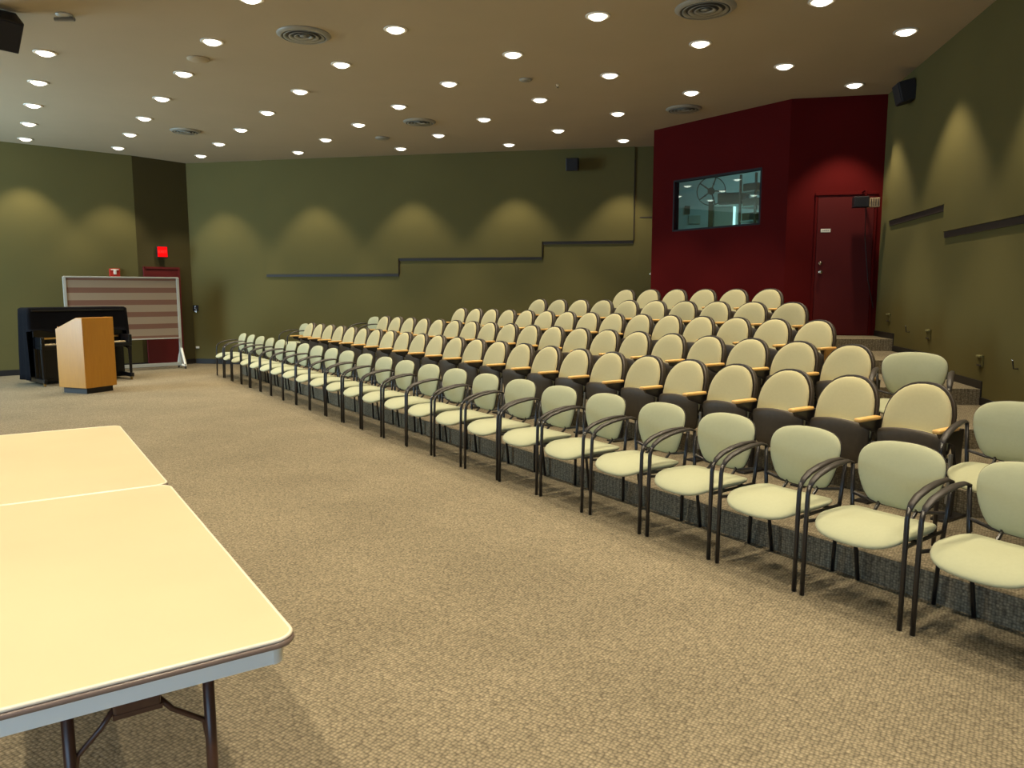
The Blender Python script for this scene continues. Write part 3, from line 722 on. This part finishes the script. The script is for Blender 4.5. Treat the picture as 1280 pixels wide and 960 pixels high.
# ------------------------------------------------------------------ folding tables
tA = Vector((-.5395, 1.828)); tl = Vector((-.5535, .8328)).normalized(); ts = Vector((-tl.y, tl.x))  # along, across
TL, TW, TZ = 1.829, .745, .737
def make_table():
    ang = math.atan2(tl.y, tl.x)   # local x along, local y across (to the left)
    r = empty('folding_table', (0, 0, 0)); r.rotation_euler = (0, 0, ang)
    def rr(x0, x1, y0, y1, rad, n=7):
        out = []
        for (cx, cy, a0) in ((x1 - rad, y1 - rad, 0), (x0 + rad, y1 - rad, 90), (x0 + rad, y0 + rad, 180), (x1 - rad, y0 + rad, 270)):
            for k in range(n): a = R(a0 + 90 * k / (n - 1)); out.append((cx + rad * math.cos(a), cy + rad * math.sin(a)))
        return out
    bm = B(); o = rr(.004, TL - .004, .004, TW - .004, .055); prism(bm, o, TZ - .016, TZ); top = smooth_angle(link('tabletop', bm, M['ttop'], r), 30)
    # edge bandings : loop tubes
    def loop(name, inset, z, rad, m, flat=1.0):
        o = rr(inset, TL - inset, inset, TW - inset, .055, 9); bm = B(); n = len(o); rings = []
        for i, (x, y) in enumerate(o):
            x1, y1 = o[i - 1]; x2, y2 = o[(i + 1) % n]; d = Vector((x2 - x1, y2 - y1)).normalized(); nn = Vector((d.y, -d.x))
            rings.append([bm.verts.new((x + nn.x * rad * math.cos(a), y + nn.y * rad * math.cos(a), z + rad * flat * math.sin(a))) for a in [2 * PI * q / 8 for q in range(8)]])
        for i in range(n):
            for q in range(8): bm.faces.new([rings[i][q], rings[i][(q + 1) % 8], rings[(i + 1) % n][(q + 1) % 8], rings[(i + 1) % n][q]])
        return link(name, bm, m, r, True)
    loop('top_lip', .006, TZ - .004, .0055, M['tlip'])
    loop('edge_banding', .005, TZ - .017, .0085, M['tedge'])
    # apron frame
    bm = B(); i0 = .03; h = .055; z = TZ - .016 - h / 2 - .004
    box(bm, (i0 + .004, TW / 2, z), (.008, TW - 2 * i0 - .06, h)); box(bm, (TL - i0 - .004, TW / 2, z), (.008, TW - 2 * i0 - .06, h))
    box(bm, (TL / 2, i0 + .004, z), (TL - 2 * i0 - .06, .008, h)); box(bm, (TL / 2, TW - i0 - .004, z), (TL - 2 * i0 - .06, .008, h))
    link('apron', bm, M['apron'], r)
    bm = B()
    for (cx, cy, a0) in ((TL - i0 - .03, TW - i0 - .03, 0), (i0 + .03, TW - i0 - .03, 90), (i0 + .03, i0 + .03, 180), (TL - i0 - .03, i0 + .03, 270)):
        ring = [(cx + (.031 + s) * math.cos(R(a0 + 90 * k / 6)), cy + (.031 + s) * math.sin(R(a0 + 90 * k / 6))) for s, rg in ((.001, range(7)), (-.008, range(6, -1, -1))) for k in rg]
        prism(bm, ring, z - h / 2 - .001, z + h / 2)
    smooth_angle(link('corner_bracket', bm, M['apron'], r), 30)
    # underside board
    bm = B(); box(bm, (TL / 2, TW / 2, TZ - .022), (TL - .07, TW - .07, .010)); link('underside', bm, mat('table_underside', (.20, .15, .10), .8), r)
    for ex, sg in ((.15, 1), (TL - .15, -1)):
        for y in (.195, TW - .235):
            bm = B(); tube(bm, [(ex, y, TZ - .03), (ex - sg * .015, y + .0, .02)], .0145, 10); lg = link('leg', bm, M['tleg'], r, True)
            bm = B(); tube(bm, [(ex - sg * .015, y, .0), (ex - sg * .015, y, .03)], .019, 10); link('foot_cap', bm, M['frame'], lg, True)
        bm = B()
        box(bm, (ex, TW / 2 - .01, TZ - .130), (.05, .105, .045), bevel=.006); box(bm, (ex, TW / 2 - .01, TZ - .07), (.03, .07, .09))
        box(bm, (ex - .022 * sg, TW / 2 - .01, TZ - .152), (.008, .11, .012)); link('brace_bracket', bm, M['tleg'], r)
        for y, s2 in ((.195, -1), (TW - .235, 1)):
            bm = B(); tube(bm, [(ex, TW / 2 - .01 + s2 * .045, TZ - .135), (ex, (y + TW / 2) / 2, TZ - .18), (ex, y - s2 * .014, TZ - .235), (ex - sg * .003, y - s2 * .006, TZ - .29)], .0075, 8); link('brace', bm, M['tleg'], r, True)
    return r
tb = make_table(); tb.location = (tA.x, tA.y, 0); tag(tb, 'cream-topped folding table nearest the camera, its brown legs showing', 'folding table', 'two folding tables end to end')
tb2 = copy_tree(tb); p = tA + tl * (TL + .004); tb2.location = (p.x, p.y, 0); tag(tb2, 'cream-topped folding table at the far side of the seam', 'folding table')

# ------------------------------------------------------------------ lectern
c0 = Vector((-6.70, 11.80)); fd = Vector((math.cos(R(68)), math.sin(R(68))))
r = tag(empty('lectern', (c0.x, c0.y, 0), math.atan2(fd.y, fd.x)), 'oak lectern with a slanted top and black plinth in front of the piano', 'lectern')
FWD, SD, HF, HB = .57, .60, 1.20, 1.02      # local x along the front panel, local y towards the reader
bm = B(); prism(bm, [(0, .09), (SD, .09), (SD, HB), (.13, HF), (0, HF)], 0, FWD, Matrix(((0, 0, 1, 0), (1, 0, 0, 0), (0, 1, 0, 0), (0, 0, 0, 1))))
bmesh.ops.bevel(bm, geom=list(bm.edges), offset=.004, segments=1, affect='EDGES'); link('body', bm, M['oak'], r)
bm = B(); box(bm, (FWD / 2, SD / 2, .045), (FWD - .09, SD - .09, .09)); link('plinth', bm, M['plinth'], r)
bm = B(); sl = math.atan2(HF - HB, SD - .13); box(bm, (0, 0, 0), (FWD - .06, .34, .012), Matrix.Translation((FWD / 2, (SD + .13) / 2, (HF + HB) / 2 + .006)) @ Matrix.Rotation(-sl, 4, 'X')); link('reading_board', bm, M['oak'], r)
bm = B(); box(bm, (FWD / 2, SD - .015, HB + .02), (FWD - .06, .018, .03)); link('book_ledge', bm, M['oak'], r)

# ------------------------------------------------------------------ piano with a cover
ang = R(50); c0 = Vector((-7.93, 12.72))
r = tag(empty('upright_piano', (c0.x, c0.y, 0), ang), 'black upright piano behind the lectern, keyboard side towards the room', 'piano')
PL = 1.50      # local x along the keyboard, local y = towards the back
bm = B(); box(bm, (PL / 2, .55, .66), (PL, .34, 1.24), bevel=.012); box(bm, (PL / 2, .52, 1.28), (PL + .03, .42, .03), bevel=.008); link('case', bm, M['piano'], r)
bm = B(); box(bm, (PL / 2, .375, .36), (PL - .12, .02, .52), bevel=.006); link('lower_panel', bm, M['piano'], r)
bm = B(); box(bm, (PL / 2, .20, .66), (PL, .36, .06), bevel=.01); link('key_bed', bm, M['piano'], r)
bm = B(); box(bm, (PL / 2, .16, .705), (PL - .16, .15, .022), bevel=.004); ks = link('keyboard', bm, M['keys'], r)
bm = B()
for k in range(36):
    if k % 7 in (2, 6): continue
    box(bm, (.11 + k * (PL - .2) / 36 + .018, .20, .722), (.014, .09, .012))
link('black_keys', bm, M['piano'], ks)
for x in (.03, PL - .03):
    bm = B(); box(bm, (x, .19, .76), (.06, .36, .15), bevel=.012); link('cheek', bm, M['piano'], r)
    bm = B(); tube(bm, [(x, .06, .63), (x, .06, .45), (x, .06, .12)], [.035, .03, .022], 10); box(bm, (x, .20, .09), (.06, .40, .07), bevel=.01); lg = link('leg', bm, M['piano'], r)
    bm = B(); lathe(bm, [(0, -.012), (.028, -.012), (.028, .012), (0, .012)], 14, Matrix.Translation((x, .06, .028)) @ Matrix.Rotation(PI / 2, 4, 'Y')); link('caster', bm, M['brass'], lg)
bm = B()
for k, x in enumerate((PL / 2 - .06, PL / 2, PL / 2 + .06)): box(bm, (x, .33, .06), (.02, .09, .012), bevel=.004)
link('pedal', bm, M['brass'], r)
bm = B(); box(bm, (PL / 2, .36, 1.0), (.7, .02, .02)); box(bm, (PL / 2, .352, .80), (PL - .2, .012, .03)); link('fallboard', bm, M['brass'], r)
# cover cloth : follows the top, hangs at front, back and both ends
def cover():
    bm = B(); W_ = PL + .14; n = 60
    per = []
    # perimeter of a rounded rectangle around the case
    x0, x1, y0, y1 = -.07, PL + .07, .325, .80
    def P(s):
        L = [(x1 - x0), (y1 - y0), (x1 - x0), (y1 - y0)]; s = s * sum(L)
        if s < L[0]: return (x0 + s, y0)
        s -= L[0]
        if s < L[1]: return (x1, y0 + s)
        s -= L[1]
        if s < L[2]: return (x1 - s, y1)
        s -= L[2]; return (x0, y1 - s)
    N = 96; rows = []
    zs = [1.335, 1.31, 1.22, 1.1, .98, .86, .74, .6, .4, .2, .09]
    cx, cy = PL / 2, .56
    for zi, z in enumerate(zs):
        row = []
        for k in range(N):
            x, y = P(k / N); front = y < y0 + .01
            zz = z
            if front:                                  # front falls only to just over the fallboard
                lim = .93 + .025 * math.sin(k * .5); zz = max(z, lim) if zi else z
            right = x > x1 - .01
            if right: zz = max(z, .52 + .25 * (y - y0)) if zi else z
            left = x < x0 + .01
            amp = .018 * zi / len(zs)
            wv = math.sin(k * 1.1) * amp + math.sin(k * .37 + 1) * amp
            f = .955 if zi == 0 else 1
            dx, dy = x - cx, y - cy
            nx = (x1 - x if False else 0)
            fl = .0 + .06 * zi / len(zs)
            ox = (math.copysign(1, dx) if (left or right) else 0) * (wv + fl * .6); oy = (-(wv + fl * .25) if front else ((wv + fl) if y > y1 - .01 else 0))
            row.append(bm.verts.new((cx + dx * f + ox, cy + dy * f + oy, zz)))
        rows.append(row)
    for a, b in zip(rows, rows[1:]):
        for k in range(N):
            bm.faces.new([a[k], a[(k + 1) % N], b[(k + 1) % N], b[k]])
    c = bm.verts.new((cx, cy, 1.34))
    for k in range(N): bm.faces.new([rows[0][k], rows[0][(k + 1) % N], c])
    o = link('piano_cover', bm, M['cloth'], None, True)
    sm = o.modifiers.new('thickness', 'SOLIDIFY'); sm.thickness = .004
    o.location = (c0.x, c0.y, 0); o.rotation_euler = (0, 0, ang)
    tag(o, 'black cloth cover draped over the upright piano', 'cloth cover')
cover()

# ------------------------------------------------------------------ striped mobile board
pl_, pr_ = Vector((-8.66, 14.75)), Vector((-7.03, 16.02)); dv = pr_ - pl_; BL = dv.length
r = tag(empty('mobile_board', (pl_.x, pl_.y, 0), math.atan2(dv.y, dv.x)), 'wheeled board with brown and tan striped panel in a silver frame, left of the seats', 'mobile board')
Z0, Z1 = .655, 1.88
bm = B(); box(bm, (BL / 2, 0, (Z0 + Z1) / 2), (BL - .06, .025, Z1 - Z0)); link('striped_panel', bm, stripe_mat(), r)
bm = B(); box(bm, (BL / 2, 0, Z1 + .015), (BL + .02, .05, .03), bevel=.005); link('top_rail', bm, M['alu'], r)
bm = B(); box(bm, (BL / 2, -.03, Z0 - .015), (BL - .04, .09, .022), bevel=.004); link('tray', bm, M['alu'], r)
bm = B(); box(bm, (BL * .44, -.05, Z0 + .005), (.16, .05, .03), bevel=.01); link('eraser', bm, M['shell'], r)
bm = B(); box(bm, (BL / 2, 0, .09), (BL - .04, .035, .07), bevel=.005); link('bottom_bar', bm, M['alu'], r)
for x, hd in ((0, -1), (BL, 1)):
    bm = B(); box(bm, (x, 0, .98), (.055, .055, 1.84), bevel=.006); link('post', bm, M['alu'], r)
    bm = B()
    for s in (-1, 1): tube(bm, [(x + .01, s * .02, .42), (x + .01, s * .27, .09)], .026, 8)
    box(bm, (x + .01, 0, .07), (.05, .56, .035), bevel=.006); ft = link('foot', bm, M['white'], r)
    for s in (-1, 1):
        bm = B(); lathe(bm, [(0, -.012), (.028, -.012), (.028, .012), (0, .012)], 14, Matrix.Translation((x + .01, s * .26, .028)) @ Matrix.Rotation(PI / 2, 4, 'Y')); link('caster', bm, M['base'], ft)
